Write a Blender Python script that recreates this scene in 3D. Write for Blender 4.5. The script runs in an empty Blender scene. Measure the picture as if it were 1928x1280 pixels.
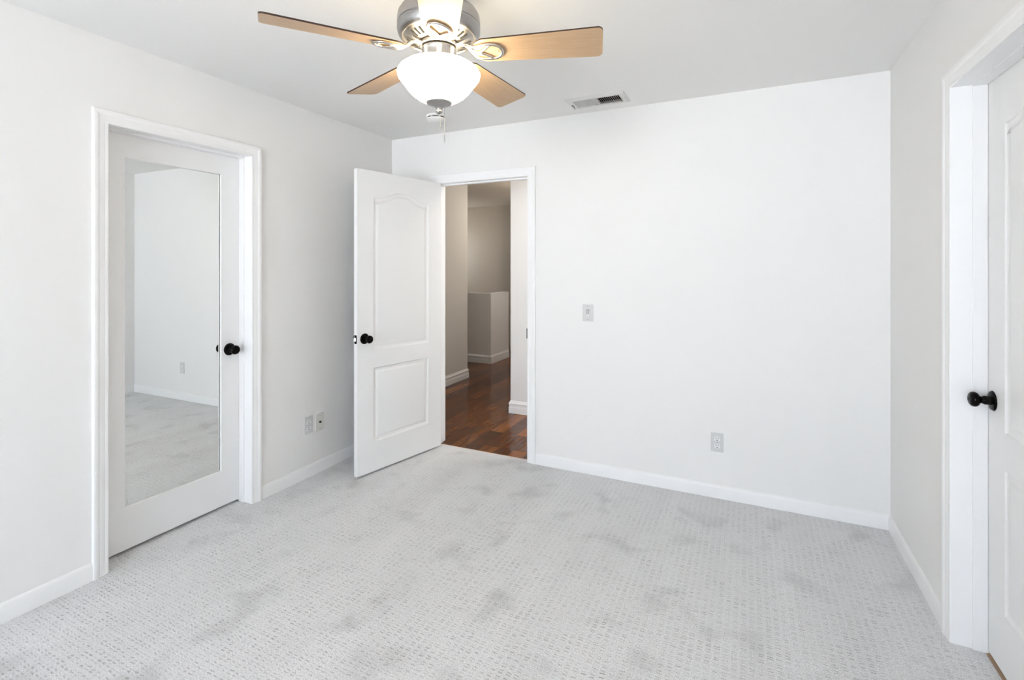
import bpy, bmesh, math, random
from mathutils import Vector, Matrix
from mathutils.geometry import tessellate_polygon

SC = bpy.context.scene
COL = SC.collection
PI = math.pi

# ------------------------------------------------------------------ room constants (metres)
XL, XR = -2.6387, 0.6843          # left / right wall faces
YB, YR = 3.2293, -4.20            # back wall face / rear wall face (behind the camera)
H = 2.44
WT = 0.12                         # wall thickness
EYE = 1.396
YAW = 0.44616                     # camera turned left of +Y

# ------------------------------------------------------------------ camera
cam = bpy.data.cameras.new('camera'); camo = bpy.data.objects.new('camera', cam); COL.objects.link(camo)
cam.sensor_fit = 'HORIZONTAL'; cam.sensor_width = 36.0
cam.lens = 927.73 / 1928 * 36
cam.shift_y = -(640 - 502.69) / 1928
cam.clip_start = 0.02
camo.location = (0, 0, EYE)
camo.rotation_euler = (PI / 2, 0, YAW)
SC.camera = camo

# ------------------------------------------------------------------ colour management, daylight
SC.view_settings.view_transform = 'Standard'
SC.view_settings.look = 'None'
SC.view_settings.exposure = 1.15
SC.view_settings.gamma = 1.0
SC.view_settings.use_curve_mapping = False

WIN = (-2.20, 0.40, 0.15, 2.12)      # x0, x1, z0, z1 of the window in the rear wall
HFILL = (3.45, 4.15, 0.70, 2.0)       # y0, y1, z0, z1 of an unseen opening added at the hall's right end to light it
world = bpy.data.worlds.new('World'); SC.world = world; world.use_nodes = True
SWIN = (6.80, 7.20, 1.30, 1.85)      # y0, y1, z0, z1 of the stairwell window at the hall's far left
bg = world.node_tree.nodes['Background']
# overcast sky above, invented brighter ground below the horizon, added to light the ceiling
_n = world.node_tree.nodes; _l = world.node_tree.links
_tc = _n.new('ShaderNodeTexCoord'); _sp = _n.new('ShaderNodeSeparateXYZ'); _l.new(_tc.outputs['Generated'], _sp.inputs[0])
_mr = _n.new('ShaderNodeMapRange'); _l.new(_sp.outputs[2], _mr.inputs['Value'])
_mr.inputs['From Min'].default_value = -.06; _mr.inputs['From Max'].default_value = .06
_mc = _n.new('ShaderNodeMix'); _mc.data_type = 'RGBA'; _l.new(_mr.outputs[0], _mc.inputs[0])
_mc.inputs[6].default_value = (6.9, 7.2, 7.6, 1); _mc.inputs[7].default_value = (4.1, 4.5, 5.05, 1)
_l.new(_mc.outputs[2], bg.inputs['Color']); bg.inputs['Strength'].default_value = 1.0

def portal(name, loc, rot, sx, sy):
    L = bpy.data.lights.new(name, 'AREA'); L.shape = 'RECTANGLE'; L.size = sx; L.size_y = sy
    L.cycles.is_portal = True
    o = bpy.data.objects.new(name, L); COL.objects.link(o); o.location = loc; o.rotation_euler = rot
    return o
portal('window_daylight', ((WIN[0]+WIN[1])/2, YR-0.10, (WIN[2]+WIN[3])/2), (PI/2, 0, PI), WIN[1]-WIN[0], WIN[3]-WIN[2])
portal('hall_fill_daylight', (1.56, (HFILL[0]+HFILL[1])/2, (HFILL[2]+HFILL[3])/2), (PI/2, 0, PI/2), HFILL[1]-HFILL[0], HFILL[3]-HFILL[2])

portal('stairwell_daylight', (-5.14, (SWIN[0]+SWIN[1])/2, (SWIN[2]+SWIN[3])/2), (PI/2, 0, -PI/2), SWIN[1]-SWIN[0], SWIN[3]-SWIN[2])

# ------------------------------------------------------------------ materials
def newmat(name):
    m = bpy.data.materials.new(name); m.use_nodes = True
    return m, m.node_tree, m.node_tree.nodes['Principled BSDF']

def paint(name, col, rough=0.5, bump=0.0, scale=150, spec=0.4):
    m, nt, b = newmat(name)
    b.inputs['Base Color'].default_value = (*col, 1)
    b.inputs['Roughness'].default_value = rough
    b.inputs['Specular IOR Level'].default_value = spec
    if bump:
        tc = nt.nodes.new('ShaderNodeTexCoord'); n = nt.nodes.new('ShaderNodeTexNoise'); n.inputs['Scale'].default_value = scale
        n.inputs['Detail'].default_value = 2
        bp = nt.nodes.new('ShaderNodeBump'); bp.inputs['Strength'].default_value = bump; bp.inputs['Distance'].default_value = 0.002
        nt.links.new(tc.outputs['Object'], n.inputs['Vector']); nt.links.new(n.outputs['Fac'], bp.inputs['Height'])
        nt.links.new(bp.outputs['Normal'], b.inputs['Normal'])
    return m

def metal(name, col, rough):
    m, nt, b = newmat(name)
    b.inputs['Base Color'].default_value = (*col, 1); b.inputs['Metallic'].default_value = 1.0; b.inputs['Roughness'].default_value = rough
    return m

M_wall = paint('wall_paint', (0.86, 0.857, 0.85), 0.75, 0.12, 120, 0.2)
M_ceil = paint('ceiling_paint', (0.90, 0.895, 0.885), 0.85, 0.15, 90, 0.1)
M_trim = paint('white_trim_paint', (0.90, 0.905, 0.91), 0.35, 0, 1, 0.45)
M_door = paint('white_door_paint', (0.87, 0.875, 0.88), 0.38, 0, 1, 0.45)
M_hall = paint('hall_paint', (0.72, 0.695, 0.66), 0.7, 0.1, 120, 0.2)
M_far = paint('hall_beige_paint', (0.76, 0.68, 0.57), 0.7, 0.1, 120, 0.2)
M_half = paint('half_wall_paint', (0.84, 0.82, 0.80), 0.7, 0.1, 120, 0.2)
M_black = paint('gloss_black_knob', (0.002, 0.002, 0.0022), 0.09, 0, 1, 0.12)
M_darkhole = paint('dark_hole', (0.015, 0.015, 0.014), 0.9)
M_plate = paint('plate_plastic', (0.66, 0.665, 0.665), 0.4)
M_plate_w = paint('ivory_plate_plastic', (0.72, 0.72, 0.69), 0.4)
M_recept = paint('receptacle_plastic', (0.82, 0.825, 0.825), 0.35)
M_greydet = paint('grey_plastic_detail', (0.30, 0.30, 0.295), 0.4)
M_nickel = metal('brushed_nickel', (0.43, 0.42, 0.41), 0.36)
M_nickel_b = metal('polished_nickel', (0.62, 0.585, 0.54), 0.22)
M_steel = metal('latch_steel', (0.75, 0.74, 0.72), 0.25)
M_white = paint('white_plastic', (0.84, 0.84, 0.83), 0.45)
M_vent = paint('register_enamel', (0.74, 0.74, 0.725), 0.45)
M_tan = paint('bare_wood_strip', (0.50, 0.36, 0.25), 0.7, 0.2, 60)
M_strip = paint('pale_edge_strip', (0.72, 0.60, 0.52), 0.5)
M_dark_edge = paint('dark_blade_edge', (0.045, 0.022, 0.012), 0.45)

# mirror
M_mirror = metal('mirror_silver', (0.86, 0.875, 0.865), 0.0)

# glass pane of the window behind the camera: clear with a faint reflection
M_pane, nt, b = newmat('window_glass')
nt.nodes.remove(b)
tr = nt.nodes.new('ShaderNodeBsdfTransparent'); gl = nt.nodes.new('ShaderNodeBsdfGlossy'); gl.inputs['Roughness'].default_value = 0.0
fr = nt.nodes.new('ShaderNodeFresnel'); fr.inputs['IOR'].default_value = 1.3
mx = nt.nodes.new('ShaderNodeMixShader')
nt.links.new(fr.outputs[0], mx.inputs[0]); nt.links.new(tr.outputs[0], mx.inputs[1]); nt.links.new(gl.outputs[0], mx.inputs[2])
nt.links.new(mx.outputs[0], nt.nodes['Material Output'].inputs[0])

# lit frosted bowl
M_bowl, nt, b = newmat('lit_frosted_glass')
b.inputs['Base Color'].default_value = (0.9, 0.88, 0.82, 1); b.inputs['Roughness'].default_value = 0.35
b.inputs['Emission Color'].default_value = (1.0, 0.82, 0.55, 1); b.inputs['Emission Strength'].default_value = 11.5

# carpet: pin-dot loop pile laid in rows, with trodden darker patches
def carpet():
    m, nt, b = newmat('grey_carpet'); N = nt.nodes.new; L = nt.links.new
    def math_(op, a, b_=None, v=None):
        n = N('ShaderNodeMath'); n.operation = op
        for i, s in enumerate((a, b_)):
            if s is None: continue
            if isinstance(s, (int, float)): n.inputs[i].default_value = s
            else: L(s, n.inputs[i])
        return n.outputs[0]
    tc = N('ShaderNodeTexCoord'); P = tc.outputs['Object']
    nz = N('ShaderNodeTexNoise'); nz.inputs['Scale'].default_value = 55; nz.inputs['Detail'].default_value = 3; L(P, nz.inputs['Vector'])
    sub = N('ShaderNodeVectorMath'); sub.operation = 'SUBTRACT'; L(nz.outputs['Color'], sub.inputs[0]); sub.inputs[1].default_value = (.5, .5, .5)
    sc = N('ShaderNodeVectorMath'); sc.operation = 'SCALE'; L(sub.outputs[0], sc.inputs[0]); sc.inputs['Scale'].default_value = 0.012
    ad = N('ShaderNodeVectorMath'); ad.operation = 'ADD'; L(P, ad.inputs[0]); L(sc.outputs[0], ad.inputs[1])
    sp = N('ShaderNodeSeparateXYZ'); L(ad.outputs[0], sp.inputs[0])
    u = math_('DIVIDE', sp.outputs[0], 0.029); v = math_('DIVIDE', sp.outputs[1], 0.029)
    fu = math_('ABSOLUTE', math_('SUBTRACT', math_('FRACT', u), 0.5)); fr_ = math_('FRACT', v); fv = math_('MINIMUM', math_('ABSOLUTE', math_('SUBTRACT', fr_, 0.25)), math_('ABSOLUTE', math_('SUBTRACT', fr_, 0.63)))
    def ramp(x, lo, hi):
        r = N('ShaderNodeMapRange'); r.interpolation_type = 'SMOOTHSTEP'; L(x, r.inputs['Value'])
        r.inputs['From Min'].default_value = lo; r.inputs['From Max'].default_value = hi
        r.inputs['To Min'].default_value = 1; r.inputs['To Max'].default_value = 0
        return r.outputs[0]
    cell = N('ShaderNodeCombineXYZ'); L(math_('FLOOR', u), cell.inputs[0]); L(math_('FLOOR', math_('MULTIPLY', v, 2.0)), cell.inputs[1])
    wn = N('ShaderNodeTexWhiteNoise'); wn.noise_dimensions = '2D'; L(cell.outputs[0], wn.inputs['Vector'])
    dash = math_('MULTIPLY', math_('MULTIPLY', ramp(fu, .20, .36), ramp(fv, .04, .125)), math_('ADD', math_('MULTIPLY', wn.outputs['Value'], 0.9), 0.1))
    # fine yarn grain
    gr = N('ShaderNodeTexNoise'); gr.inputs['Scale'].default_value = 210; gr.inputs['Detail'].default_value = 4; gr.inputs['Roughness'].default_value = .7; L(P, gr.inputs['Vector'])
    # trodden patches
    pt = N('ShaderNodeTexNoise'); pt.inputs['Scale'].default_value = 4.6; pt.inputs['Detail'].default_value = 2.5; pt.inputs['Roughness'].default_value = .5; pt.inputs['Distortion'].default_value = .25
    L(P, pt.inputs['Vector'])
    pr = N('ShaderNodeMapRange'); pr.interpolation_type = 'SMOOTHSTEP'; L(pt.outputs['Fac'], pr.inputs['Value'])
    pr.inputs['From Min'].default_value = .52; pr.inputs['From Max'].default_value = .80; pr.inputs['To Min'].default_value = 0; pr.inputs['To Max'].default_value = 1
    mpv = N('ShaderNodeMapping'); mpv.inputs['Scale'].default_value = (2.6, .35, 1); mpv.inputs['Rotation'].default_value = (0, 0, .3); L(P, mpv.inputs['Vector'])
    bd = N('ShaderNodeTexNoise'); bd.inputs['Scale'].default_value = 1.6; bd.inputs['Detail'].default_value = 2; L(mpv.outputs[0], bd.inputs['Vector'])
    rn = N('ShaderNodeTexNoise'); rn.inputs['Scale'].default_value = 7; rn.inputs['Detail'].default_value = 2; L(P, rn.inputs['Vector'])
    rs = N('ShaderNodeMapRange'); L(rn.outputs['Fac'], rs.inputs['Value']); rs.inputs['From Min'].default_value = .35; rs.inputs['From Max'].default_value = .68; rs.inputs['To Min'].default_value = .2; rs.inputs['To Max'].default_value = .95
    k = math_('SUBTRACT', 1.0, math_('MULTIPLY', math_('MULTIPLY', dash, rs.outputs[0]), 0.40))
    k = math_('MULTIPLY', k, math_('ADD', math_('MULTIPLY', math_('SUBTRACT', gr.outputs['Fac'], .5), 1.5), 1.0))
    k = math_('MULTIPLY', k, math_('SUBTRACT', 1.0, math_('MULTIPLY', pr.outputs[0], .22)))
    k = math_('MULTIPLY', k, math_('ADD', math_('MULTIPLY', math_('SUBTRACT', bd.outputs['Fac'], .5), .22), 1.0))
    mix = N('ShaderNodeVectorMath'); mix.operation = 'SCALE'; mix.inputs[0].default_value = CARPET; L(k, mix.inputs['Scale'])
    L(mix.outputs[0], b.inputs['Base Color'])
    hgt = math_('ADD', math_('MULTIPLY', dash, -1.0), math_('MULTIPLY', gr.outputs['Fac'], .8))
    bp = N('ShaderNodeBump'); bp.inputs['Strength'].default_value = .5; bp.inputs['Distance'].default_value = .004; L(hgt, bp.inputs['Height']); L(bp.outputs[0], b.inputs['Normal'])
    b.inputs['Roughness'].default_value = 1.0; b.inputs['Specular IOR Level'].default_value = 0.05
    b.inputs['Sheen Weight'].default_value = 0.15; b.inputs['Sheen Roughness'].default_value = .5
    return m
CARPET = (0.75, 0.757, 0.775)
M_carpet = carpet()

def hallwood():
    m, nt, b = newmat('dark_hardwood_planks'); N = nt.nodes.new; L = nt.links.new
    tc = N('ShaderNodeTexCoord'); mp = N('ShaderNodeMapping'); mp.inputs['Rotation'].default_value = (0, 0, PI/2); L(tc.outputs['Object'], mp.inputs['Vector'])
    br = N('ShaderNodeTexBrick'); L(mp.outputs[0], br.inputs['Vector'])
    br.inputs['Color1'].default_value = (0.0, 0, 0, 1); br.inputs['Color2'].default_value = (1, 1, 1, 1); br.inputs['Mortar'].default_value = (.5, .5, .5, 1)
    br.inputs['Scale'].default_value = 1; br.inputs['Brick Width'].default_value = .85; br.inputs['Row Height'].default_value = .124
    br.inputs['Mortar Size'].default_value = .0022; br.inputs['Mortar Smooth'].default_value = .2; br.offset = .37; br.offset_frequency = 2
    mp2 = N('ShaderNodeMapping'); mp2.inputs['Scale'].default_value = (9, 1.2, 1); L(tc.outputs['Object'], mp2.inputs['Vector'])
    nz = N('ShaderNodeTexNoise'); nz.inputs['Scale'].default_value = 2.6; nz.inputs['Detail'].default_value = 3; nz.inputs['Distortion'].default_value = .4; L(mp2.outputs[0], nz.inputs['Vector'])
    mxn = N('ShaderNodeMath'); mxn.operation = 'MULTIPLY_ADD'; L(br.outputs['Color'], mxn.inputs[0]); mxn.inputs[1].default_value = .55
    hn = N('ShaderNodeMath'); hn.operation = 'MULTIPLY'; L(nz.outputs['Fac'], hn.inputs[0]); hn.inputs[1].default_value = .55; L(hn.outputs[0], mxn.inputs[2])
    cr = N('ShaderNodeValToRGB'); L(mxn.outputs[0], cr.inputs[0])
    e = cr.color_ramp.elements; e[0].position = .1; e[0].color = (.022, .006, .002, 1); e[1].position = .95; e[1].color = (.33, .11, .024, 1)
    e2 = cr.color_ramp.elements.new(.5); e2.color = (.098, .029, .007, 1)
    mk = N('ShaderNodeMix'); mk.data_type = 'RGBA'; L(br.outputs['Fac'], mk.inputs[0]); L(cr.outputs[0], mk.inputs[6]); mk.inputs[7].default_value = (.018, .007, .004, 1)
    L(mk.outputs[2], b.inputs['Base Color'])
    b.inputs['Roughness'].default_value = .15
    b.inputs['Specular IOR Level'].default_value = .25
    inv = N('ShaderNodeMath'); inv.operation = 'SUBTRACT'; inv.inputs[0].default_value = 1; L(br.outputs['Fac'], inv.inputs[1])
    ng = N('ShaderNodeTexNoise'); ng.inputs['Scale'].default_value = 9; L(tc.outputs['Object'], ng.inputs['Vector'])
    am = N('ShaderNodeMath'); am.operation = 'ADD'; L(inv.outputs[0], am.inputs[0]); L(ng.outputs['Fac'], am.inputs[1])
    bp = N('ShaderNodeBump'); bp.inputs['Strength'].default_value = .35; bp.inputs['Distance'].default_value = .003; L(am.outputs[0], bp.inputs['Height']); L(bp.outputs[0], b.inputs['Normal'])
    return m
M_hallwood = hallwood()

def bladewood():
    m, nt, b = newmat('maple_blade'); N = nt.nodes.new; L = nt.links.new
    tc = N('ShaderNodeTexCoord'); mp = N('ShaderNodeMapping'); mp.inputs['Scale'].default_value = (3, 55, 20); L(tc.outputs['Object'], mp.inputs['Vector'])
    nz = N('ShaderNodeTexNoise'); nz.inputs['Scale'].default_value = 3; nz.inputs['Detail'].default_value = 4; L(mp.outputs[0], nz.inputs['Vector'])
    cr = N('ShaderNodeValToRGB'); L(nz.outputs['Fac'], cr.inputs[0])
    e = cr.color_ramp.elements; e[0].position = .3; e[0].color = (.49, .325, .19, 1); e[1].position = .75; e[1].color = (.57, .40, .245, 1)
    L(cr.outputs[0], b.inputs['Base Color']); b.inputs['Roughness'].default_value = .38
    return m
M_blade = bladewood()

# ------------------------------------------------------------------ mesh helpers
def tag(o, label=None, cat=None, group=None, kind=None):
    if label: o['label'] = label
    if cat: o['category'] = cat
    if group: o['group'] = group
    if kind: o['kind'] = kind
    return o

def empty(name, loc=(0, 0, 0), rz=0.0):
    o = bpy.data.objects.new(name, None); COL.objects.link(o); o.location = loc; o.rotation_euler = (0, 0, rz)
    o.empty_display_size = .05
    return o

def link(name, me, mats, parent=None, smooth=None):
    if not isinstance(mats, (list, tuple)): mats = [mats]
    for m in mats: me.materials.append(m)
    o = bpy.data.objects.new(name, me); COL.objects.link(o)
    if parent is not None: o.parent = parent
    if smooth is not None:
        for p in me.polygons: p.use_smooth = True
        try: me.set_sharp_from_angle(angle=smooth)
        except Exception: pass
    return o

def mesh(name, vs, fs, mats, parent=None, smooth=None, recalc=True, matidx=None):
    me = bpy.data.meshes.new(name); me.from_pydata([tuple(v) for v in vs], [], fs)
    if matidx:
        for p, i in zip(me.polygons, matidx): p.material_index = i
    me.update()
    if recalc:
        bm = bmesh.new(); bm.from_mesh(me); bmesh.ops.recalc_face_normals(bm, faces=bm.faces); bm.to_mesh(me); bm.free()
    return link(name, me, mats, parent, smooth)

class MB:
    """collects shapes into one mesh"""
    def __init__(s): s.v = []; s.f = []; s.mi = []
    def add(s, vs, fs, mi=0):
        o = len(s.v); s.v += [tuple(v) for v in vs]; s.f += [tuple(i + o for i in f) for f in fs]; s.mi += [mi] * len(fs); return s
    def box(s, x0, x1, y0, y1, z0, z1, mi=0):
        vs = [(x, y, z) for x in (x0, x1) for y in (y0, y1) for z in (z0, z1)]
        fs = [(0, 1, 3, 2), (4, 6, 7, 5), (0, 4, 5, 1), (2, 3, 7, 6), (0, 2, 6, 4), (1, 5, 7, 3)]
        return s.add(vs, fs, mi)
    def rbox(s, x0, x1, y0, y1, z0, z1, r, axis, mi=0, n=4, chamfer=0.0):
        """prism with rounded corners, extruded along axis (0,1,2); the far end (max side) chamfered"""
        rng = [(x0, x1), (y0, y1), (z0, z1)]
        ax = [i for i in range(3) if i != axis]
        (a0, a1), (b0, b1) = rng[ax[0]], rng[ax[1]]
        def outline(ins):
            pts = []
            rr = max(r - ins, 1e-5)
            for cx, cy, st in ((a1 - ins - rr, b1 - ins - rr, 0), (a0 + ins + rr, b1 - ins - rr, 1), (a0 + ins + rr, b0 + ins + rr, 2), (a1 - ins - rr, b0 + ins + rr, 3)):
                for k in range(n + 1):
                    t = (st + k / n) * PI / 2; pts.append((cx + rr * math.cos(t), cy + rr * math.sin(t)))
            return pts
        lo, hi = rng[axis]
        sgn = 1 if hi > lo else -1
        rings = [(0, lo)]
        if chamfer: rings += [(0, hi - sgn * chamfer), (chamfer, hi)]
        else: rings += [(0, hi)]
        vs = []
        for ins, t in rings:
            for a, b_ in outline(ins):
                p = [0, 0, 0]; p[ax[0]] = a; p[ax[1]] = b_; p[axis] = t; vs.append(p)
        m = 4 * (n + 1); fs = []
        for j in range(len(rings) - 1):
            for k in range(m): fs.append((j*m+k, j*m+(k+1) % m, (j+1)*m+(k+1) % m, (j+1)*m+k))
        fs.append(tuple(range(m))); fs.append(tuple((len(rings)-1)*m + k for k in range(m)))
        return s.add(vs, fs, mi)
    def tube(s, pts, rad, n=8, closed=False, flat=1.0, mi=0, up=(0, 0, 1)):
        pts = [Vector(p) for p in pts]; N_ = len(pts); vs = []; fs = []
        rads = rad if isinstance(rad, (list, tuple)) else [rad] * N_
        for i, p in enumerate(pts):
            if closed: t = pts[(i+1) % N_] - pts[i-1]
            else: t = pts[min(i+1, N_-1)] - pts[max(i-1, 0)]
            t.normalize(); u = Vector(up); side = t.cross(u)
            if side.length < 1e-4: side = t.cross(Vector((1, 0, 0)))
            side.normalize(); w = side.cross(t)
            for k in range(n):
                a = 2*PI*k/n; vs.append(p + side*(rads[i]*math.cos(a)) + w*(rads[i]*flat*math.sin(a)))
        R = N_ if closed else N_ - 1
        for i in range(R):
            j = (i+1) % N_
            for k in range(n): fs.append((i*n+k, i*n+(k+1) % n, j*n+(k+1) % n, j*n+k))
        if not closed: fs.append(tuple(range(n))); fs.append(tuple((N_-1)*n+k for k in range(n)))
        return s.add(vs, fs, mi)
    def lathe(s, prof, n=64, mi=0, mat=None, closed=False):
        vs = []; fs = []; ids = []
        for r, z in prof:
            if r < 1e-6: ids.append([len(vs)]); vs.append((0, 0, z))
            else:
                ids.append(list(range(len(vs), len(vs)+n)))
                vs += [(r*math.cos(2*PI*k/n), r*math.sin(2*PI*k/n), z) for k in range(n)]
        prs = list(zip(ids, ids[1:])) + ([(ids[-1], ids[0])] if closed else [])
        for a, b_ in prs:
            for k in range(n):
                k2 = (k+1) % n
                if len(a) == 1 and len(b_) == 1: continue
                if len(a) == 1: fs.append((a[0], b_[k], b_[k2]))
                elif len(b_) == 1: fs.append((a[k], a[k2], b_[0]))
                else: fs.append((a[k], a[k2], b_[k2], b_[k]))
        if mat is not None: vs = [mat @ Vector(v) for v in vs]
        return s.add(vs, fs, mi)
    def sphere(s, c, r, mi=0, n=8, sc=(1, 1, 1)):
        prof = [(r*math.sin(PI*i/n), -r*math.cos(PI*i/n)) for i in range(n+1)]
        prof[0] = (0, -r); prof[-1] = (0, r)
        return s.lathe(prof, n=max(8, n), mi=mi, mat=Matrix.Translation(c) @ Matrix.Diagonal((*sc, 1)))
    def build(s, name, mats, parent=None, smooth=None):
        return mesh(name, s.v, s.f, mats, parent, smooth, True, s.mi)

def spline(pts, closed, k=4):
    """Catmull-Rom through 2D points"""
    n = len(pts); out = []
    for i in range(n if closed else n-1):
        g = (lambda j: pts[j % n]) if closed else (lambda j: pts[min(max(j, 0), n-1)])
        p0, p1, p2, p3 = g(i-1), g(i), g(i+1), g(i+2)
        for q in range(k):
            t = q/k
            out.append(tuple(.5*(2*b + (c-a)*t + (2*a-5*b+4*c-d)*t*t + (3*b-a-3*c+d)*t**3) for a, b, c, d in zip(p0, p1, p2, p3)))
    if not closed: out.append(pts[-1])
    return out
SM = math.radians(35)
def struct(o, label, cat): return tag(o, label, cat, None, 'structure')

# ------------------------------------------------------------------ shell of the bedroom
LD = (1.236, 1.955, 2.049)      # left door: jamb y0, y1, head height
RD = (1.600, 2.354, 2.062)      # right door
BD = (-2.200, -1.423, 2.047)    # doorway in the back wall: x0, x1, head
J = 0.019                       # jamb board thickness

m = MB()
m.box(XL-.9, XR+.092, YR-.12, YB+.033, -.02, 0.0)
struct(m.build('floor', M_carpet), 'pale grey bedroom carpet with rows of small pin-dot dashes and trodden patches', 'carpet')

# ceiling with the duct opening of the vent
VX0, VX1, VY0, VY1 = -0.995, -0.700, 2.955, 3.085
m = MB(); cx0, cx1, cy0, cy1 = XL-.9, XR+.9, YR-.2, YB+.06
m.box(cx0, VX0, cy0, cy1, H, H+.06); m.box(VX1, cx1, cy0, cy1, H, H+.06)
m.box(VX0, VX1, cy0, VY0, H, H+.06); m.box(VX0, VX1, VY1, cy1, H, H+.06)
struct(m.build('ceiling', M_ceil), 'plain white bedroom ceiling', 'ceiling')

def wall_y(name, x0, x1, op, ya, yb, label, mat=M_wall, z0=-.02):
    """wall lying along Y between x0..x1 with one opening op=(y0,y1,head)"""
    m = MB(); a, b_, h = op
    m.box(x0, x1, ya, a, z0, H); m.box(x0, x1, b_, yb, z0, H); m.box(x0, x1, a, b_, h, H)
    return struct(m.build(name, mat), label, 'wall')
wall_y('wall_left', XL-WT, XL, (LD[0]-J, LD[1]+J, LD[2]+J), YR-.12, YB+.001, 'white bedroom wall holding the mirrored door')
wall_y('wall_right', XR, XR+WT, (RD[0]-J, RD[1]+J, RD[2]+J), YR-.12, YB+.001, 'white bedroom wall at the right with the closed panel door')
m = MB(); a, b_, h = BD
m.box(-5.2, a-J, YB, YB+WT, -.02, H); m.box(b_+J, 1.62, YB, YB+WT, -.02, H); m.box(a-J, b_+J, YB, YB+WT, h+J, H)
struct(m.build('wall_back', M_wall), 'white bedroom wall with the open doorway to the hall', 'wall')
m = MB(); x0, x1, z0, z1 = WIN
m.box(XL-WT, x0, YR-.12, YR, -.02, H); m.box(x1, XR+WT, YR-.12, YR, -.02, H); m.box(x0, x1, YR-.12, YR, -.02, z0); m.box(x0, x1, YR-.12, YR, z1, H)
struct(m.build('wall_rear', M_wall), 'white bedroom wall behind the viewer with a wide window', 'wall')
# window in the rear wall
m = MB(); d0, d1 = YR-.09, YR-.04
for (a0, a1, c0, c1) in ((x0, x0+.045, z0, z1), (x1-.045, x1, z0, z1), (x0+.045, x1-.045, z0, z0+.045), (x0+.045, x1-.045, z1-.045, z1), ((x0+x1)/2-.025, (x0+x1)/2+.025, z0+.045, z1-.045)):
    m.box(a0, a1, d0, d1, c0, c1)
wo = struct(m.build('window_1', M_white), 'wide two-light window behind the viewer', 'window')
g = MB(); g.box(x0+.045, (x0+x1)/2-.025, YR-.068, YR-.064, z0+.045, z1-.045).build('window_pane', M_pane, wo)
g = MB(); g.box((x0+x1)/2+.025, x1-.045, YR-.068, YR-.064, z0+.045, z1-.045).build('window_pane', M_pane, wo)

# unseen closet shells added behind the closed doors, keeping sky light from their gaps
m = MB()
m.box(XL-.87, XL-.80, 0.9, 2.3, -.02, H); m.box(XL-.80, XL-WT, 0.9, .97, -.02, H); m.box(XL-.80, XL-WT, 2.23, 2.3, -.02, H)
struct(m.build('wall_closet_seal', M_wall), 'white closet wall added behind the mirrored door to seal out light', 'wall')
m = MB()
m.box(XR+.80, XR+.87, 1.3, 2.6, -.02, H); m.box(XR+WT, XR+.80, 1.3, 1.37, -.02, H); m.box(XR+WT, XR+.80, 2.53, 2.6, -.02, H)
struct(m.build('wall_closet_seal', M_wall), 'white wall added behind the right panel door to seal out light', 'wall')
m = MB(); m.box(XR+.105, XR+.87, 1.3, 2.6, -.03, -.012)
struct(m.build('floor_closet', M_tan), 'bare floor behind the right panel door', 'floor')
m = MB(); m.box(XR+.092, XR+.125, RD[0], RD[1], -.02, -.002)
struct(m.build('trim_4', M_tan), 'thin bare wood strip under the right panel door', 'threshold')
m = MB(); m.box(BD[0]-.0, BD[1]+.0, YB+.033, YB+.041, -.02, .0015)
struct(m.build('trim_5', M_strip), 'thin pale edge strip between the carpet and the dark hall floor', 'threshold')

# ------------------------------------------------------------------ mouldings
CAS = [(.000, 0), (.000, .005), (.002, .007), (.010, .0078), (.014, .0072), (.018, .0085), (.036, .0105), (.042, .0135), (.047, .0150), (.055, .0155), (.059, .0145), (.061, .0125), (.062, .010), (.062, 0)]
def casing(name, a, b_, head, place, lab):
    """place(s, z, t): s along wall, z up, t out of the wall"""
    vs = []; fs = []
    for o, t in CAS:
        for s_, z in ((a-o, 0.0), (a-o, head+o), (b_+o, head+o), (b_+o, 0.0)): vs.append(place(s_, z, t))
    n = len(CAS)
    for i in range(n-1):
        for k in range(3): fs.append((i*4+k, i*4+k+1, (i+1)*4+k+1, (i+1)*4+k))
    fs.append(tuple(i*4 for i in range(n))); fs.append(tuple(i*4+3 for i in range(n)))
    o = mesh(name, vs, fs, M_trim, None, math.radians(20))
    return struct(o, lab, 'door frame')

# left door frame
pl = lambda s_, z, t: (XL+t, s_, z)
t1 = casing('trim_1', LD[0]-.001, LD[1]+.001, LD[2]+.001, pl, 'white moulded frame around the mirrored door')
m = MB()
m.box(XL-WT, XL+.004, LD[0]-J, LD[0], 0, LD[2]+J); m.box(XL-WT, XL+.004, LD[1], LD[1]+J, 0, LD[2]+J); m.box(XL-WT, XL+.004, LD[0], LD[1], LD[2], LD[2]+J)
S1 = (XL-.099, XL-.058)
m.box(*S1, LD[0], LD[0]+.007, 0, LD[2]-.010); m.box(*S1, LD[1]-.006, LD[1], 0, LD[2]-.010); m.box(*S1, LD[0], LD[1], LD[2]-.010, LD[2])
m.build('door_jamb', M_trim, t1)
# right door frame
pr_ = lambda s_, z, t: (XR-t, s_, z)
t3 = casing('trim_3', RD[0]-.001, RD[1]+.001, RD[2]+.001, pr_, 'white moulded frame around the right panel door')
m = MB()
m.box(XR-.004, XR+WT, RD[0]-J, RD[0], 0, RD[2]+J); m.box(XR-.004, XR+WT, RD[1], RD[1]+J, 0, RD[2]+J); m.box(XR-.004, XR+WT, RD[0], RD[1], RD[2], RD[2]+J)
S3 = (XR+.058, XR+.099)
m.box(*S3, RD[0], RD[0]+.006, 0, RD[2]-.006); m.box(*S3, RD[1]-.006, RD[1], 0, RD[2]-.006); m.box(*S3, RD[0], RD[1], RD[2]-.006, RD[2])
m.build('door_jamb', M_trim, t3)
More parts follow.
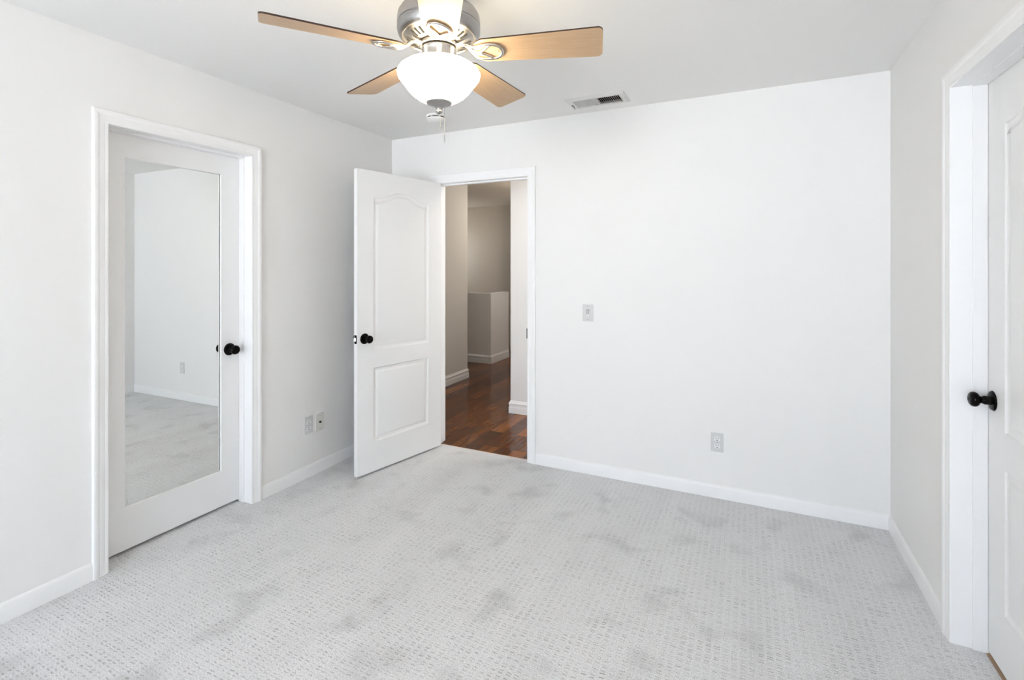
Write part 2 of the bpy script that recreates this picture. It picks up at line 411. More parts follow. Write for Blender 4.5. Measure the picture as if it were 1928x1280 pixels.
# doorway frame, bedroom side and hall side
pb = lambda s_, z, t: (s_, YB-t, z)
t2 = casing('trim_2', BD[0]-.003, BD[1]+.003, BD[2]+.003, pb, 'white frame around the open doorway to the hall')
m = MB()
m.box(BD[0]-J, BD[0], YB-.003, YB+WT+.003, 0, BD[2]+J); m.box(BD[1], BD[1]+J, YB-.003, YB+WT+.003, 0, BD[2]+J); m.box(BD[0], BD[1], YB-.003, YB+WT+.003, BD[2], BD[2]+J)
m.box(BD[0], BD[0]+.009, YB+.042, YB+.076, 0, BD[2]-.011); m.box(BD[1]-.009, BD[1], YB+.042, YB+.076, 0, BD[2]-.011); m.box(BD[0], BD[1], YB+.042, YB+.076, BD[2]-.011, BD[2])
m.build('door_jamb', M_trim, t2)
m = MB(); m.box(BD[1]-.0035, BD[1]+.001, YB-.006, YB+.030, .885, .957)
o = m.build('strike_plate', M_black, t2); o['label'] = 'dark strike plate on the doorway jamb'

BP = [(0, 0), (.011, 0), (.011, .060), (.0095, .068), (.0075, .0735), (.0035, .078), (.001, .080), (0, .080)]
HP = [(0, 0), (.014, 0), (.014, .055), (.012, .060), (.0115, .082), (.014, .086), (.015, .092), (.013, .099), (.007, .104), (.005, .114), (.002, .119), (0, .120)]
def base_run(m, p, q, nrm, prof=BP, m0=0, m1=0):
    """moulding from p to q (2D), nrm = 2D outward; m0,m1 = extend ends by profile depth (mitre)"""
    p = Vector(p); q = Vector(q); d = (q-p).normalized(); nrm = Vector(nrm); vs = []
    for t, z in prof:
        a = p + nrm*t + d*(t*m0); b2 = q + nrm*t + d*(t*m1)
        vs += [(a.x, a.y, z), (b2.x, b2.y, z)]
    n = len(prof); fs = [(2*i, 2*i+1, 2*i+3, 2*i+2) for i in range(n-1)] + [tuple(2*i for i in range(n)), tuple(2*i+1 for i in range(n))]
    m.add(vs, fs)
m = MB(); base_run(m, (XL, YR), (XL, LD[0]-.063), (1, 0)); base_run(m, (XL, LD[1]+.063), (XL, YB), (1, 0), BP, 0, -1)
struct(m.build('baseboard_left', M_trim, None, math.radians(20)), 'white baseboard along the wall of the mirrored door', 'baseboard')
m = MB(); base_run(m, (XL, YB), (BD[0]-.065, YB), (0, -1), BP, 1, 0); base_run(m, (BD[1]+.065, YB), (XR, YB), (0, -1), BP, 0, -1)
struct(m.build('baseboard_back', M_trim, None, math.radians(20)), 'white baseboard along the wall beside the open doorway', 'baseboard')
m = MB(); base_run(m, (XR, YR), (XR, RD[0]-.063), (-1, 0)); base_run(m, (XR, RD[1]+.063), (XR, YB), (-1, 0), BP, 0, -1)
struct(m.build('baseboard_right', M_trim, None, math.radians(20)), 'white baseboard between the right panel door and the corner', 'baseboard')
m = MB(); base_run(m, (XL+.011, YR), (XR-.011, YR), (0, 1))
struct(m.build('baseboard_rear', M_trim, None, math.radians(20)), 'white baseboard under the window behind the viewer', 'baseboard')

# ------------------------------------------------------------------ the hall beyond the doorway
HX, HY = -3.190, 5.367          # left hall wall face and its far corner
SX, SY = -2.050, 4.255          # free end of the right-hand wall
m = MB(); m.box(-5.2, 1.62, YB+.041, 7.6, -.02, -.002)
struct(m.build('floor_hall', M_hallwood), 'dark glossy hardwood plank floor of the hall', 'floor')
m = MB(); m.box(-5.2, 1.62, YB+.06, 7.6, H, H+.06)
struct(m.build('ceiling_hall', M_far), 'beige hall ceiling', 'ceiling')
m = MB(); m.box(HX-.12, HX, YB+WT, HY, -.02, H)
struct(m.build('wall_hall_left', M_hall), 'taupe hall wall seen just inside the doorway', 'wall')
m = MB(); m.box(SX, 1.62, SY, SY+.12, -.02, H); m.box(SX, SX+.12, SY+.12, 6.86, -.02, H)
struct(m.build('wall_hall_right', M_wall), 'white hall wall end at the right of the doorway', 'wall')
m = MB(); m.box(-5.2, -5.08, YB+WT, SWIN[0], -.02, H); m.box(-5.2, -5.08, SWIN[1], 7.6, -.02, H); m.box(-5.2, -5.08, SWIN[0], SWIN[1], -.02, SWIN[2]); m.box(-5.2, -5.08, SWIN[0], SWIN[1], SWIN[3], H); m.box(-5.08, 1.62, 7.48, 7.6, -.02, H); m.box(1.50, 1.62, SY+.12, 7.48, -.02, H)
m.box(1.50, 1.62, YB+WT, HFILL[0], -.02, H); m.box(1.50, 1.62, HFILL[1], SY, -.02, H); m.box(1.50, 1.62, HFILL[0], HFILL[1], -.02, HFILL[2]); m.box(1.50, 1.62, HFILL[0], HFILL[1], HFILL[3], H)
struct(m.build('wall_hall_far', M_far), 'beige far wall of the hall above the half wall', 'wall')
m = MB(); m.box(-3.30, SX, 6.87, 6.99, -.02, H)
struct(m.build('wall_hall_end', M_wall), 'narrow strip of hall wall right of the half wall', 'wall')
m = MB(); PX, PY = -3.344, 6.285
m.box(-5.08, PX, PY, PY+.11, -.02, 1.015); m.box(PX-.11, PX, PY+.11, 6.87, -.02, 1.015)
hw = struct(m.build('wall_hall_half', M_half), 'low grey half wall turning a corner at the end of the hall', 'half wall')
m = MB(); base_run(m, (HX, YB+WT), (HX, HY), (1, 0), HP, 0, 1); base_run(m, (HX, HY), (HX-.12, HY), (0, 1), HP, -1, 0)
struct(m.build('baseboard_hall_left', M_trim, None, math.radians(20)), 'white stepped baseboard on the taupe hall wall just inside the doorway', 'baseboard')
m = MB(); base_run(m, (-5.08, PY), (PX, PY), (0, -1), HP, 0, 1); base_run(m, (PX, PY), (PX, 6.87), (1, 0), HP, -1, 0)
struct(m.build('baseboard_hall_half', M_trim, None, math.radians(20)), 'white stepped baseboard around the corner of the half wall', 'baseboard')
m = MB(); base_run(m, (-3.29, 6.87), (SX, 6.87), (0, -1), HP, 0, 0)
struct(m.build('baseboard_hall_end', M_trim, None, math.radians(20)), 'short white baseboard right of the half wall', 'baseboard')
m = MB(); base_run(m, (SX, SY), (1.5, SY), (0, -1), HP, -1, 0); base_run(m, (SX, 6.8), (SX, SY), (-1, 0), HP, 0, 1)
struct(m.build('baseboard_hall_right', M_trim, None, math.radians(20)), 'white stepped baseboard of the white hall wall end', 'baseboard')
# fill lamps added out of sight to brighten the hall and its white wall end
M_hfill, nt, b = newmat('hall_fill_glow'); b.inputs['Emission Color'].default_value = (1, .91, .79, 1); b.inputs['Emission Strength'].default_value = 28.0
for lx, ly, lb in ((-2.36, 5.72, 'small unseen fill lamp added in the hall passage leading to the half wall, lit'), (-0.85, 3.80, 'small unseen fill lamp added in the hall behind the back wall, lit')):
    hl = empty('fill_lamp', (lx, ly, H)); tag(hl, lb, 'lamp', 'added hall fill lamps')
    MB().lathe([(0, 0), (.13, 0), (.135, -.012), (.12, -.02), (0, -.02)], 40).build('fill_lamp_base', M_white, hl, SM)
    MB().lathe([(.118, -.021), (.112, -.045), (.09, -.065), (.05, -.078), (0, -.082)], 40).build('fill_lamp_shade', M_hfill, hl, SM)

# ------------------------------------------------------------------ doors
def offset_loop(pts, d):
    """inset a closed CCW loop by d"""
    n = len(pts); out = []
    for i in range(n):
        p0 = Vector(pts[i-1]); p1 = Vector(pts[i]); p2 = Vector(pts[(i+1) % n])
        e1 = (p1-p0).normalized(); e2 = (p2-p1).normalized()
        n1 = Vector((-e1.y, e1.x)); n2 = Vector((-e2.y, e2.x)); b_ = (n1+n2)
        b_.normalize(); c = max(b_.dot(n1), .35)
        q = p1 + b_*(d/c); out.append((q.x, q.y))
    return out
PROF = [(0, 0), (.0025, -.0035), (.006, -.0065), (.012, -.0085), (.019, -.0090), (.025, -.0075), (.031, -.0040), (.037, -.0018), (.044, -.0010)]
def panel_face(m, W, Z0, Z1, loops, y, sgn):
    """flat stiles and rails around the panels, then the moulded panels themselves; loops = [upper, lower]"""
    up, low = loops
    lo, hi = low[0][0], low[1][0]
    q = lambda x0, x1, za, zb: m.add([(x0, y, za), (x1, y, za), (x1, y, zb), (x0, y, zb)], [(0, 1, 2, 3)])
    q(0, lo, Z0, Z1); q(hi, W, Z0, Z1); q(lo, hi, Z0, low[0][1]); q(lo, hi, low[2][1], up[0][1])
    arch = up[2:]
    for p0, p1 in zip(arch, arch[1:]): m.add([(p0[0], y, p0[1]), (p1[0], y, p1[1]), (p1[0], y, Z1), (p0[0], y, Z1)], [(0, 1, 2, 3)])
    for lp in loops:
        rings = [offset_loop(lp, i) for i, _ in PROF]; n = len(lp); vs = []; fs = []
        for (i, d), rg in zip(PROF, rings): vs += [(a, y + sgn*d, c) for a, c in rg]
        for j in range(len(rings)-1):
            for k in range(n): fs.append((j*n+k, j*n+(k+1) % n, (j+1)*n+(k+1) % n, (j+1)*n+k))
        fs.append(tuple((len(rings)-1)*n + k for k in range(n)))
        m.add(vs, fs)
def arch_top(x0, x1, zs, zp):
    pts = []; N_ = 36
    for i in range(N_+1):
        t = i/N_; x = x1 + (x0-x1)*t
        s_ = abs(2*t-1)                       # 1 at the corners, 0 in the middle
        k = min(max((.82 - s_)/.74, 0), 1); k = k*k*(3-2*k)
        if s_ > .9: k = 0
        pts.append((x, zs + (zp-zs)*k))
    return pts
def panel_door(W, z0, z1, T, parent, zz):
    lo, hi = .129, W-.129
    up = [(lo, zz[2]), (hi, zz[2])] + arch_top(lo, hi, zz[3], zz[4])
    low = [(lo, zz[0]), (hi, zz[0]), (hi, zz[1]), (lo, zz[1])]
    m = MB()
    panel_face(m, W, z0, z1, [up, low], T/2, 1); panel_face(m, W, z0, z1, [up, low], -T/2, -1)
    c = [(0, -T/2), (W, -T/2), (W, T/2), (0, T/2)]
    vs = [(x, y, z) for z in (z0, z1) for x, y in c]
    m.add(vs, [(k, (k+1) % 4, 4+(k+1) % 4, 4+k) for k in (1, 3)] + [(0, 1, 2, 3), (4, 5, 6, 7)])
    me = bpy.data.meshes.new('door_slab'); me.from_pydata(m.v, [], m.f); me.update()
    bm = bmesh.new(); bm.from_mesh(me); bmesh.ops.recalc_face_normals(bm, faces=bm.faces); bm.to_mesh(me); bm.free()
    return link('door_slab', me, M_door, parent, math.radians(28))

KNOB = [(0, .0), (.033, .0), (.0335, .003), (.031, .0065), (.022, .009), (.0165, .011), (.0155, .024), (.0135, .027), (.0125, .033), (.0150, .037), (.0215, .041), (.0255, .0465), (.0265, .0525), (.0250, .0585), (.0210, .0630), (.0165, .0650), (.0155, .0645), (.0140, .0650), (.0065, .0665), (.0055, .0655), (0, .0655)]
def knob(parent, loc, direction, key=False):
    d = Vector(direction).normalized(); R = d.to_track_quat('Z', 'Y').to_matrix().to_4x4()
    mt = Matrix.Translation(loc) @ R
    k = MB().lathe([(max(r, 0), z) for r, z in spline(KNOB, False, 3)], 64, mat=mt).build('door_knob', M_black, parent, math.radians(40))
    k['label'] = 'glossy black round knob'
    return k

# mirrored door on the left wall
D1 = empty('door_1', (XL-.118, LD[1]-.003, 0), 0)
struct(D1, 'white closed door with a full-length mirror panel on the left wall', 'door')
w = LD[1]-LD[0]-.006; fx = .018        # local: x toward the room, y negative along the door
z0, z1 = .016, LD[2]-.004; my0, my1, mz0, mz1 = -.602, -.109, .217, 1.933
m = MB(); bx0, bx1 = fx-.035, fx
m.box(bx0, bx1, -w, my0, z0, z1); m.box(bx0, bx1, my1, 0, z0, z1); m.box(bx0, bx1, my0, my1, z0, mz0); m.box(bx0, bx1, my0, my1, mz1, z1)
m.build('door_slab', M_door, D1)
m = MB(); yc = (my0+my1)/2; m.box(-.004, 0, my0-yc+.001, my1-yc-.001, mz0, mz1)
mir = m.build('mirror_panel', M_mirror, D1); mir.location = (fx-.011, yc, 0); mir.rotation_euler = (0, 0, .0095); mir['label'] = 'tall mirror glass'
m = MB()     # bevelled stop moulding around the glass
ring = [[(my0+o, mz0+o), (my1-o, mz0+o), (my1-o, mz1-o), (my0+o, mz1-o)] for o in (-.0005, .002, .004, .0045)]
dep = (fx+.0005, fx+.0005, fx-.0060, fx-.0095); vs = []; fs = []
for rg, dx in zip(ring, dep): vs += [(dx, a, c) for a, c in rg]
for j in range(3):
    for k in range(4): fs.append((j*4+k, j*4+(k+1) % 4, (j+1)*4+(k+1) % 4, (j+1)*4+k))
m.add(vs, fs); m.build('mirror_bead', M_trim, D1)
knob(D1, (fx, -.062, .915), (1, 0, 0))
D1.rotation_euler = (0, 0, 0.0)

# open panel door
ang = math.atan2(2.478-3.213, -2.311+2.152)
u_ = Vector((math.cos(ang), math.sin(ang))); n_ = Vector((-math.sin(ang), math.cos(ang)))
W2, T2 = .754, .035
org = Vector((-2.152, 3.213)) - n_*(T2/2) - u_*.002
D2 = empty('door_2', (org.x, org.y, 0), ang)
struct(D2, 'white two-panel door standing open beside the hall doorway', 'door')
panel_door(W2, .014, 2.046, T2, D2, (.213, .714, .828, 1.866, 1.921))
k2 = knob(D2, (W2-.058, T2/2, .919), (0, 1, 0)); knob(D2, (W2-.058, -T2/2, .919), (0, -1, 0))
m = MB(); m.rbox(W2-.001, W2+.0012, -.0125, .0125, .890, .947, .004, 0)
lp = m.build('latch_plate', M_black, D2); lp['label'] = 'black latch plate on the door edge'
vs = [(W2+.001, -.006, .907), (W2+.001, .0065, .907), (W2+.001, .0065, .931), (W2+.001, -.006, .931), (W2+.011, -.006, .908), (W2+.003, .0065, .908), (W2+.003, .0065, .930), (W2+.011, -.006, .930)]
mesh('latch_bolt', vs, [(0, 1, 2, 3), (4, 7, 6, 5), (0, 4, 5, 1), (3, 2, 6, 7), (0, 3, 7, 4), (1, 5, 6, 2)], M_steel, lp)['label'] = 'bright steel latch bolt'
for zc in (.25, 1.03, 1.82):
    m = MB(); m.tube([(-.006, -T2/2-.004, zc-.045), (-.006, -T2/2-.004, zc+.045)], .006, 12); m.box(-.006, .03, -T2/2-.0015, -T2/2+.0005, zc-.045, zc+.045)
    m.build('door_hinge', M_steel, D2)

# closed panel door on the right wall
D3 = empty('door_3', (XR+.100+T2/2, RD[1]-W2+.005, 0), PI/2)
struct(D3, 'white two-panel door closed at the right edge of the view', 'door')
panel_door(W2-.008, .012, RD[2]-.003, T2, D3, (.213, .708, .832, 1.884, 1.935))
knob(D3, (W2-.048, T2/2, .922), (0, 1, 0))

# ------------------------------------------------------------------ wall plates
def place_plate(name, loc, facing, label, cat, group=None):
    """local: x right, z up, y = out of the wall is -Y; rotated so that -Y faces `facing`"""
    rz = {'-Y': 0, '+X': PI/2, '-X': -PI/2}[facing]
    return tag(empty(name, loc, rz), label, cat, group)
def plate(parent, mat, w=.070, h=.114, d=.0055):
    m = MB(); m.rbox(-w/2, w/2, 0.0, -d, -h/2, h/2, .004, 1, chamfer=.002)
    return m.build('cover_plate', mat, parent, SM)
def screw(parent, x, z, y=-.0055):
    m = MB().lathe([(0, 0), (.0032, 0), (.0028, .0012), (0, .0016)], 16, mat=Matrix.Translation((x, y, z)) @ Matrix.Rotation(PI/2, 4, 'X'))
    return m.build('screw', M_greydet, parent, SM)
def outlet(loc, facing, label, pm=M_plate):
    t = place_plate('wall_outlet', loc, facing, label, 'outlet', 'power outlets')
    plate(t, pm)
    for zc in (.0205, -.0205):
        pts = []
        for k in range(40):
            a = 2*PI*k/40; x = .0172*math.cos(a); z = .0172*math.sin(a); z = max(-.0142, min(.0142, z)); pts.append((x, z+zc))
        vs = [(x, -.004, z) for x, z in pts] + [(x, -.0072, z) for x, z in pts]; n = 40
        fs = [(k, (k+1) % n, n+(k+1) % n, n+k) for k in range(n)] + [tuple(range(n)), tuple(n+k for k in range(n))]
        r = mesh('receptacle', vs, fs, M_recept, t)
        m = MB(); m.box(-.0078, -.0052, -.0078, -.006, zc+.001, zc+.0105); m.box(.0052, .0078, -.0078, -.006, zc+.001, zc+.009)
        m.lathe([(0, 0), (.0030, 0), (.0030, .002), (0, .002)], 14, mat=Matrix.Translation((0, -.006, zc-.0075)) @ Matrix.Rotation(PI/2, 4, 'X'))
        m.build('socket_slots', M_darkhole, r)
    screw(t, 0, 0)
    return t
outlet((-.167, YB, .3355), '-Y', 'grey power outlet low on the back wall right of the doorway')
outlet((XL, 2.373, .344), '+X', 'power outlet low on the left wall, nearer the mirrored door, beside the cable plate')
t = place_plate('cable_plate', (XL, 2.466, .3415), '+X', 'cable jack plate low on the left wall, right of the power outlet', 'wall plate')
plate(t, M_plate_w, .070, .114, .008); screw(t, 0, .043, -.008); screw(t, 0, -.043, -.008)
m = MB().lathe([(0, 0), (.0075, 0), (.0075, .003), (.0047, .003), (.0047, .011), (.0015, .011), (.0015, .008), (0, .008)], 20, mat=Matrix.Translation((0, -.008, .0)) @ Matrix.Rotation(PI/2, 4, 'X'))
m.build('coax_jack', M_darkhole, t, SM)
t = place_plate('light_switch', (-.974, YB, 1.086), '-Y', 'grey fan and light control switch on the back wall right of the doorway', 'switch')
plate(t, M_plate, .073, .114)
m = MB(); m.rbox(-.0165, .0165, -.004, -.0075, -.033, .033, .003, 1, chamfer=.001)
pd = m.build('switch_insert', M_plate, t, SM)
m = MB(); m.box(-.0135, .0135, -.0079, -.007, .021, .0245); m.box(-.0135, .0135, -.0079, -.007, .0145, .017); m.build('top_groove', M_greydet, pd)
for x, zc in ((-.006, .001), (.0065, .004)):
    m = MB(); m.box(x-.0024, x+.0024, -.0080, -.007, zc-.014, zc+.014); sl = m.build('slider_slot', M_greydet, pd)
    m = MB(); m.rbox(x-.0045, x+.0045, -.007, -.0115, zc-.021, zc-.013, .001, 1, chamfer=.0008); m.build('slider_tab', M_recept, pd)
for zc in (.045, -.045): screw(t, 0, zc)
t = place_plate('light_switch', (-1.862, SY, 1.088), '-Y', 'white switch on the hall wall end, half hidden by the doorway frame', 'switch')
plate(t, M_white, .075, .116, .006)
m = MB(); m.rbox(-.016, .016, -.005, -.009, -.033, .033, .002, 1, chamfer=.001); m.build('rocker', M_recept, t, SM)

# ------------------------------------------------------------------ ceiling vent
V = empty('ceiling_vent', (-.851, 3.017, H)); tag(V, 'white rectangular air register on the ceiling near the back wall', 'vent')
ox, oy = .851, -3.017
fx0, fx1, fy0, fy1 = -.184, .184, -.098, .098
hx0, hx1, hy0, hy1 = VX0+ox, VX1+ox, VY0+oy, VY1+oy
m = MB()
vs = []; fs = []
for (e, z) in ((0, 0.0), (0, -.003), (.012, -.008)):
    vs += [(fx0+e, fy0+e, z), (fx1-e, fy0+e, z), (fx1-e, fy1-e, z), (fx0+e, fy1-e, z)]
vs += [(hx0, hy0, -.008), (hx1, hy0, -.008), (hx1, hy1, -.008), (hx0, hy1, -.008), (hx0, hy0, .01), (hx1, hy0, .01), (hx1, hy1, .01), (hx0, hy1, .01)]
for j in range(4):
    for k in range(4): fs.append((j*4+k, j*4+(k+1) % 4, (j+1)*4+(k+1) % 4, (j+1)*4+k))
m.add(vs, fs)
m.box(.000, .006, hy0, hy1, -.008, .008)
m.build('register_frame', M_vent, V)
def louvres(name, xa, xb, n, tilt, lab):
    m = MB(); p = (xb-xa)/n
    for i in range(n):
        c = xa + (i+.5)*p; R = Matrix.Translation((c, 0, -.001)) @ Matrix.Rotation(tilt, 4, 'Y')
        vs = [R @ Vector((x, y, z)) for x in (-.0007, .0007) for y in (hy0, hy1) for z in (-.0078, .0078)]
        m.add(vs, [(0, 1, 3, 2), (4, 6, 7, 5), (0, 4, 5, 1), (2, 3, 7, 6), (0, 2, 6, 4), (1, 5, 7, 3)])
    m.build(name, M_vent, V)['label'] = lab
louvres('louver_bank', .006, hx1, 12, math.radians(-38), 'louvers leaning so that the dark duct shows between them')
louvres('louver_bank', hx0, .000, 12, math.radians(38), 'louvers leaning the other way, closed to view')
m = MB(); m.box(hx0-.02, hx0-.014, -.006, .035, -.016, -.008); m.tube([(hx0-.017, .03, -.010), (hx0-.017, .045, -.022)], .003, 8)
m.build('damper_lever', M_greydet, V)
for x in (hx0-.024, hx1+.024):
    MB().lathe([(0, -.0095), (.003, -.009), (.0034, -.008), (0, -.0075)], 14, mat=Matrix.Translation((x, .0, 0))).build('screw', M_greydet, V, SM)
m = MB(); m.box(hx0, hx0+.002, hy0, hy1, .0105, .07); m.box(hx1-.002, hx1, hy0, hy1, .0105, .07); m.box(hx0+.002, hx1-.002, hy0, hy0+.002, .0105, .07); m.box(hx0+.002, hx1-.002, hy1-.002, hy1, .0105, .07); m.box(VX0-.01+ox, VX0+ox, hy0-.01, hy1+.01, .06, .25); m.box(hx1, hx1+.01, hy0-.01, hy1+.01, .06, .25); m.box(hx0, hx1, hy0-.01, hy0, .06, .25); m.box(hx0, hx1, hy1, hy1+.01, .06, .25); m.box(hx0, hx1, hy0, hy1, .25, .26)
m.build('duct', M_darkhole, V)  # near-black lining puts the shade inside the duct into its colour

# ------------------------------------------------------------------ smoke detector
SD = empty('smoke_detector', (-1.940, 2.845, H)); tag(SD, 'round white smoke detector on the ceiling behind the fan light', 'smoke detector')
MB().lathe([(0, 0), (.068, 0), (.070, -.004), (.069, -.011), (.064, -.014), (0, -.014)], 56).build('mounting_base', M_white, SD, SM)
MB().lathe([(.060, -.014), (.060, -.0205)], 56).build('vent_gap', M_darkhole, SD, SM)
cv = MB().lathe([(0, -.0205), (.063, -.0205), (.067, -.023), (.066, -.030), (.060, -.037), (.045, -.041), (.022, -.043), (0, -.0435)], 56).build('cover', M_white, SD, SM)
for k in range(8):
    a = 2*PI*k/8 + .1; R = Matrix.Rotation(a, 4, 'Z'); c = [R @ Vector((x, y, z)) for x in (.058, .067) for y in (-.003, .003) for z in (-.0215, -.0135)]
    m = MB(); m.add(c, [(0, 1, 3, 2), (4, 6, 7, 5), (0, 4, 5, 1), (2, 3, 7, 6), (0, 2, 6, 4), (1, 5, 7, 3)])
    m.build('rib', M_white, SD)

# ------------------------------------------------------------------ ceiling fan
FX, FY = -0.9933, 1.4737
F = empty('ceiling_fan', (FX, FY, H)); tag(F, 'brushed nickel ceiling fan with five maple blades and a lit frosted glass bowl', 'ceiling fan')
Z = lambda z: z - H
def lat(prof): return [(r, Z(z)) for r, z in prof]
hs = MB().lathe(lat([(0, 2.44), (.074, 2.44), (.076, 2.425), (.076, 2.345), (.082, 2.332), (.100, 2.324), (.120, 2.314), (.135, 2.302), (.1435, 2.288), (.1465, 2.272), (.1468, 2.2525), (.1450, 2.2505), (.1450, 2.2475), (.1468, 2.2455), (.1462, 2.232), (.1425, 2.219), (.136, 2.211), (.130, 2.2085), (.1275, 2.2125), (.1245, 2.2125), (.118, 2.2085), (.100, 2.2000), (.084, 2.1945), (.072, 2.1925), (.064, 2.1925), (0, 2.1935)]), 96).build('motor_housing', M_nickel, F, math.radians(30))
# dark cooling slots on the lower plate
for g in range(5):
    for j in range(-2, 3):
        a = math.radians(16.2 + 36 + 72*g + j*10.8)
        vs = []; n = 8; r0, r1, hwid = .0865, .1145, .0050
        pl2 = [(r1-.004+.0048*math.sin(PI*k/n), hwid*math.cos(PI*k/n)) for k in range(n+1)] + [(r0+.004-.0048*math.sin(PI*k/n), -hwid*math.cos(PI*k/n)) for k in range(n+1)]
        for r, y in pl2:
            z = 2.1945 + (r-.084)/(.118-.084)*(2.2085-2.1945) - .0012
            if r > .1: z = 2.2000 + (r-.100)/(.018)*(.0085) - .0010
            else: z = 2.1945 + (r-.084)/.016*.0055 - .0010
            vs.append((r*math.cos(a) - y*math.sin(a), r*math.sin(a) + y*math.cos(a), Z(z)))
        mesh('cooling_slot', vs, [tuple(range(len(vs)))], M_darkhole, hs)
MB().lathe(lat([(0, 2.1940), (.0625, 2.1940), (.0625, 2.1895), (0, 2.1895)]), 64).build('gap_shade_ring', M_darkhole, F, SM)  # near-black ring paints the shade between lower plate and flywheel
MB().lathe(lat([(0, 2.1900), (.0670, 2.1900), (.0685, 2.1880), (.0685, 2.1790), (.0660, 2.1770), (0, 2.1770)]), 64).build('flywheel', M_nickel_b, F, SM)
MB().lathe(lat([(0, 2.1775), (.0590, 2.1775), (.0590, 2.1725), (0, 2.1725)]), 64).build('gap_shade_ring', M_darkhole, F, SM)  # same painted shade below the flywheel
MB().lathe(lat([(0, 2.1730), (.0600, 2.1730), (.0620, 2.1710), (.0622, 2.1660), (.0612, 2.1640), (.0612, 2.1340), (.0630, 2.1300), (.0630, 2.1270), (.0590, 2.1260), (0, 2.1260)]), 64).build('switch_housing', M_nickel_b, F, SM)

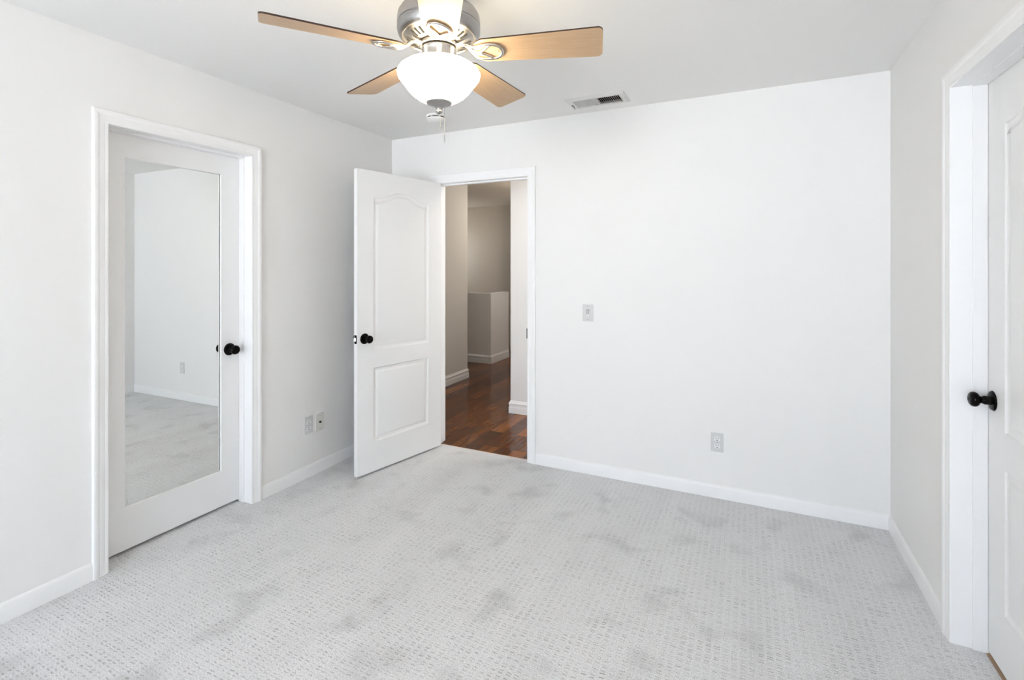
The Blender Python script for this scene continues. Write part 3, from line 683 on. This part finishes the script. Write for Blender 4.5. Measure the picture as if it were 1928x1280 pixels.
PITCH = math.radians(-13.29); ZB = 2.1553
def blade_outline():
    r0, r1, w0, w1, rt = .132, .5745, .0570, .0738, .020
    pts = []
    def wat(r): return w0 + (w1-w0)*(r-r0)/(r1-r0)
    # root (rounded), lower side to tip, rounded tip corners, back
    side = [(r0, .0), (r0, .024), (r0+.001, .030), (r0+.0035, .0365), (r0+.007, .042), (r0+.012, .0470), (r0+.018, .0510), (r0+.025, .0545), (r0+.032, wat(r0+.032))]
    for k in range(1, 9): r = r0+.032+(r1-rt-r0-.032)*k/8; side.append((r, wat(r)))
    for k in range(1, 9):
        a = PI/2*(1-k/8); side.append((r1-rt+rt*math.cos(a), wat(r1)-rt+rt*math.sin(a)))
    return side
def make_blade(i):
    s_ = blade_outline(); out = [(r, -y) for r, y in reversed(s_[1:])] + s_   # closed loop
    n = len(out); t = .0055; R = Matrix.Translation((0, 0, Z(ZB))) @ Matrix.Rotation(PITCH, 4, 'X')
    vs = [R @ Vector((r, y, 0)) for r, y in out] + [R @ Vector((r, y, t)) for r, y in out]
    fs = [tuple(range(n)), tuple(n+k for k in range(n))] + [(k, (k+1) % n, n+(k+1) % n, n+k) for k in range(n)]
    o = mesh('blade', vs, fs, [M_blade, M_dark_edge], F, None, True, [0, 1] + [1]*n)
    o.rotation_euler = (0, 0, math.radians(16.17 + 72*i))
    # blade iron below the blade
    def P(r, y, dz=0.0):
        k = min(max((r-.085)/.06, 0), 1); k = k*k*(3-2*k)
        a = PITCH*k; zc = 2.183 + (ZB-.0045-2.183)*k
        return Vector((r, y*math.cos(a), Z(zc) + y*math.sin(a) + dz))
    m = MB()
    m.tube([P(.052, 0), P(.066, 0), P(.080, 0), P(.092, 0), P(.103, 0)], [.013, .0125, .010, .0095, .0105], 12, flat=.5)
    half = [(.098, .003), (.108, .0115), (.122, .0215), (.140, .0300), (.160, .0358), (.180, .0382), (.199, .0365), (.214, .0300), (.224, .0195), (.229, .0085)]
    loop = half + [(r, -y) for r, y in reversed(half)]
    m.tube([P(r, y) for r, y in spline(loop, True)], .0066, 12, closed=True, flat=.7)
    m.tube([P(.100, 0), P(.110, 0), P(.120, 0), P(.130, 0), P(.140, 0), P(.152, 0)], [.007, .0062, .0056, .0054, .0058, .007], 12, flat=.7)
    for sg in (1, -1): m.tube([P(r, y*sg) for r, y in spline([(.144, 0), (.158, .0065), (.174, .0185), (.192, .0360)], False)], .0056, 12, flat=.7)
    for r, y in ((.172, .0175), (.172, -.0175), (.215, 0)): m.sphere(P(r, y, -.001), .005, n=8, sc=(1, 1, .6))
    m.build('blade_iron', M_nickel_b, o, math.radians(50))
    return o
for i in range(5): make_blade(i)

MB().lathe(lat([(0.0600, 2.1290), (0.0640, 2.1282), (0.0780, 2.1262), (0.1000, 2.1195), (0.1240, 2.1085), (0.1390, 2.0975), (0.1468, 2.0845), (0.1440, 2.0705), (0.1340, 2.0565), (0.1235, 2.0435), (0.1085, 2.0235), (0.0940, 2.0090), (0.0790, 1.9985), (0.0620, 1.9890), (0.0500, 1.9835), (0.0440, 1.9825), (0.0400, 1.9865), (0.0590, 1.9935), (0.0770, 2.0030), (0.0915, 2.0130), (0.1055, 2.0265), (0.1200, 2.0460), (0.1305, 2.0590), (0.1405, 2.0720), (0.1430, 2.0840), (0.1360, 2.0950), (0.1220, 2.1050), (0.0990, 2.1155), (0.0780, 2.1220), (0.0600, 2.1250)]), 96, closed=True).build('glass_bowl', M_bowl, F, math.radians(60))
fn = MB().lathe(lat([(0, 1.9870), (.0440, 1.9850), (.0460, 1.9830), (.0462, 1.9805), (.0440, 1.9780), (.0340, 1.9735), (.0240, 1.9700), (.0160, 1.9660), (.0115, 1.9610), (.0100, 1.9560), (.0118, 1.9525), (.0122, 1.9485), (.0095, 1.9440), (.0060, 1.9418), (0, 1.9410)]), 64).build('bowl_finial', M_nickel, F, math.radians(50))
def chain(x, y, ztop, zbot, fob):
    m = MB(); z = ztop
    while z > zbot + fob: m.sphere((x, y, Z(z)), .0016, n=6); z -= .0038
    o = m.build('pull_chain', M_nickel, F, math.radians(60))
    if fob:
        MB().lathe([(0, fob), (.0018, fob-.001), (.0026, fob*.6), (.0024, .004), (.0012, 0), (0, 0)], 14, mat=Matrix.Translation((x, y, Z(zbot)))).build('chain_fob', M_nickel, o, SM)
cr, sr = math.cos(YAW), math.sin(YAW)
for off, fwd, zt, zb_, fob in ((.005, -.004, 1.944, 1.886, .012), (.0185, .004, 1.969, 1.838, .032)):
    chain(off*cr - fwd*sr, off*sr + fwd*cr, zt, zb_, fob)
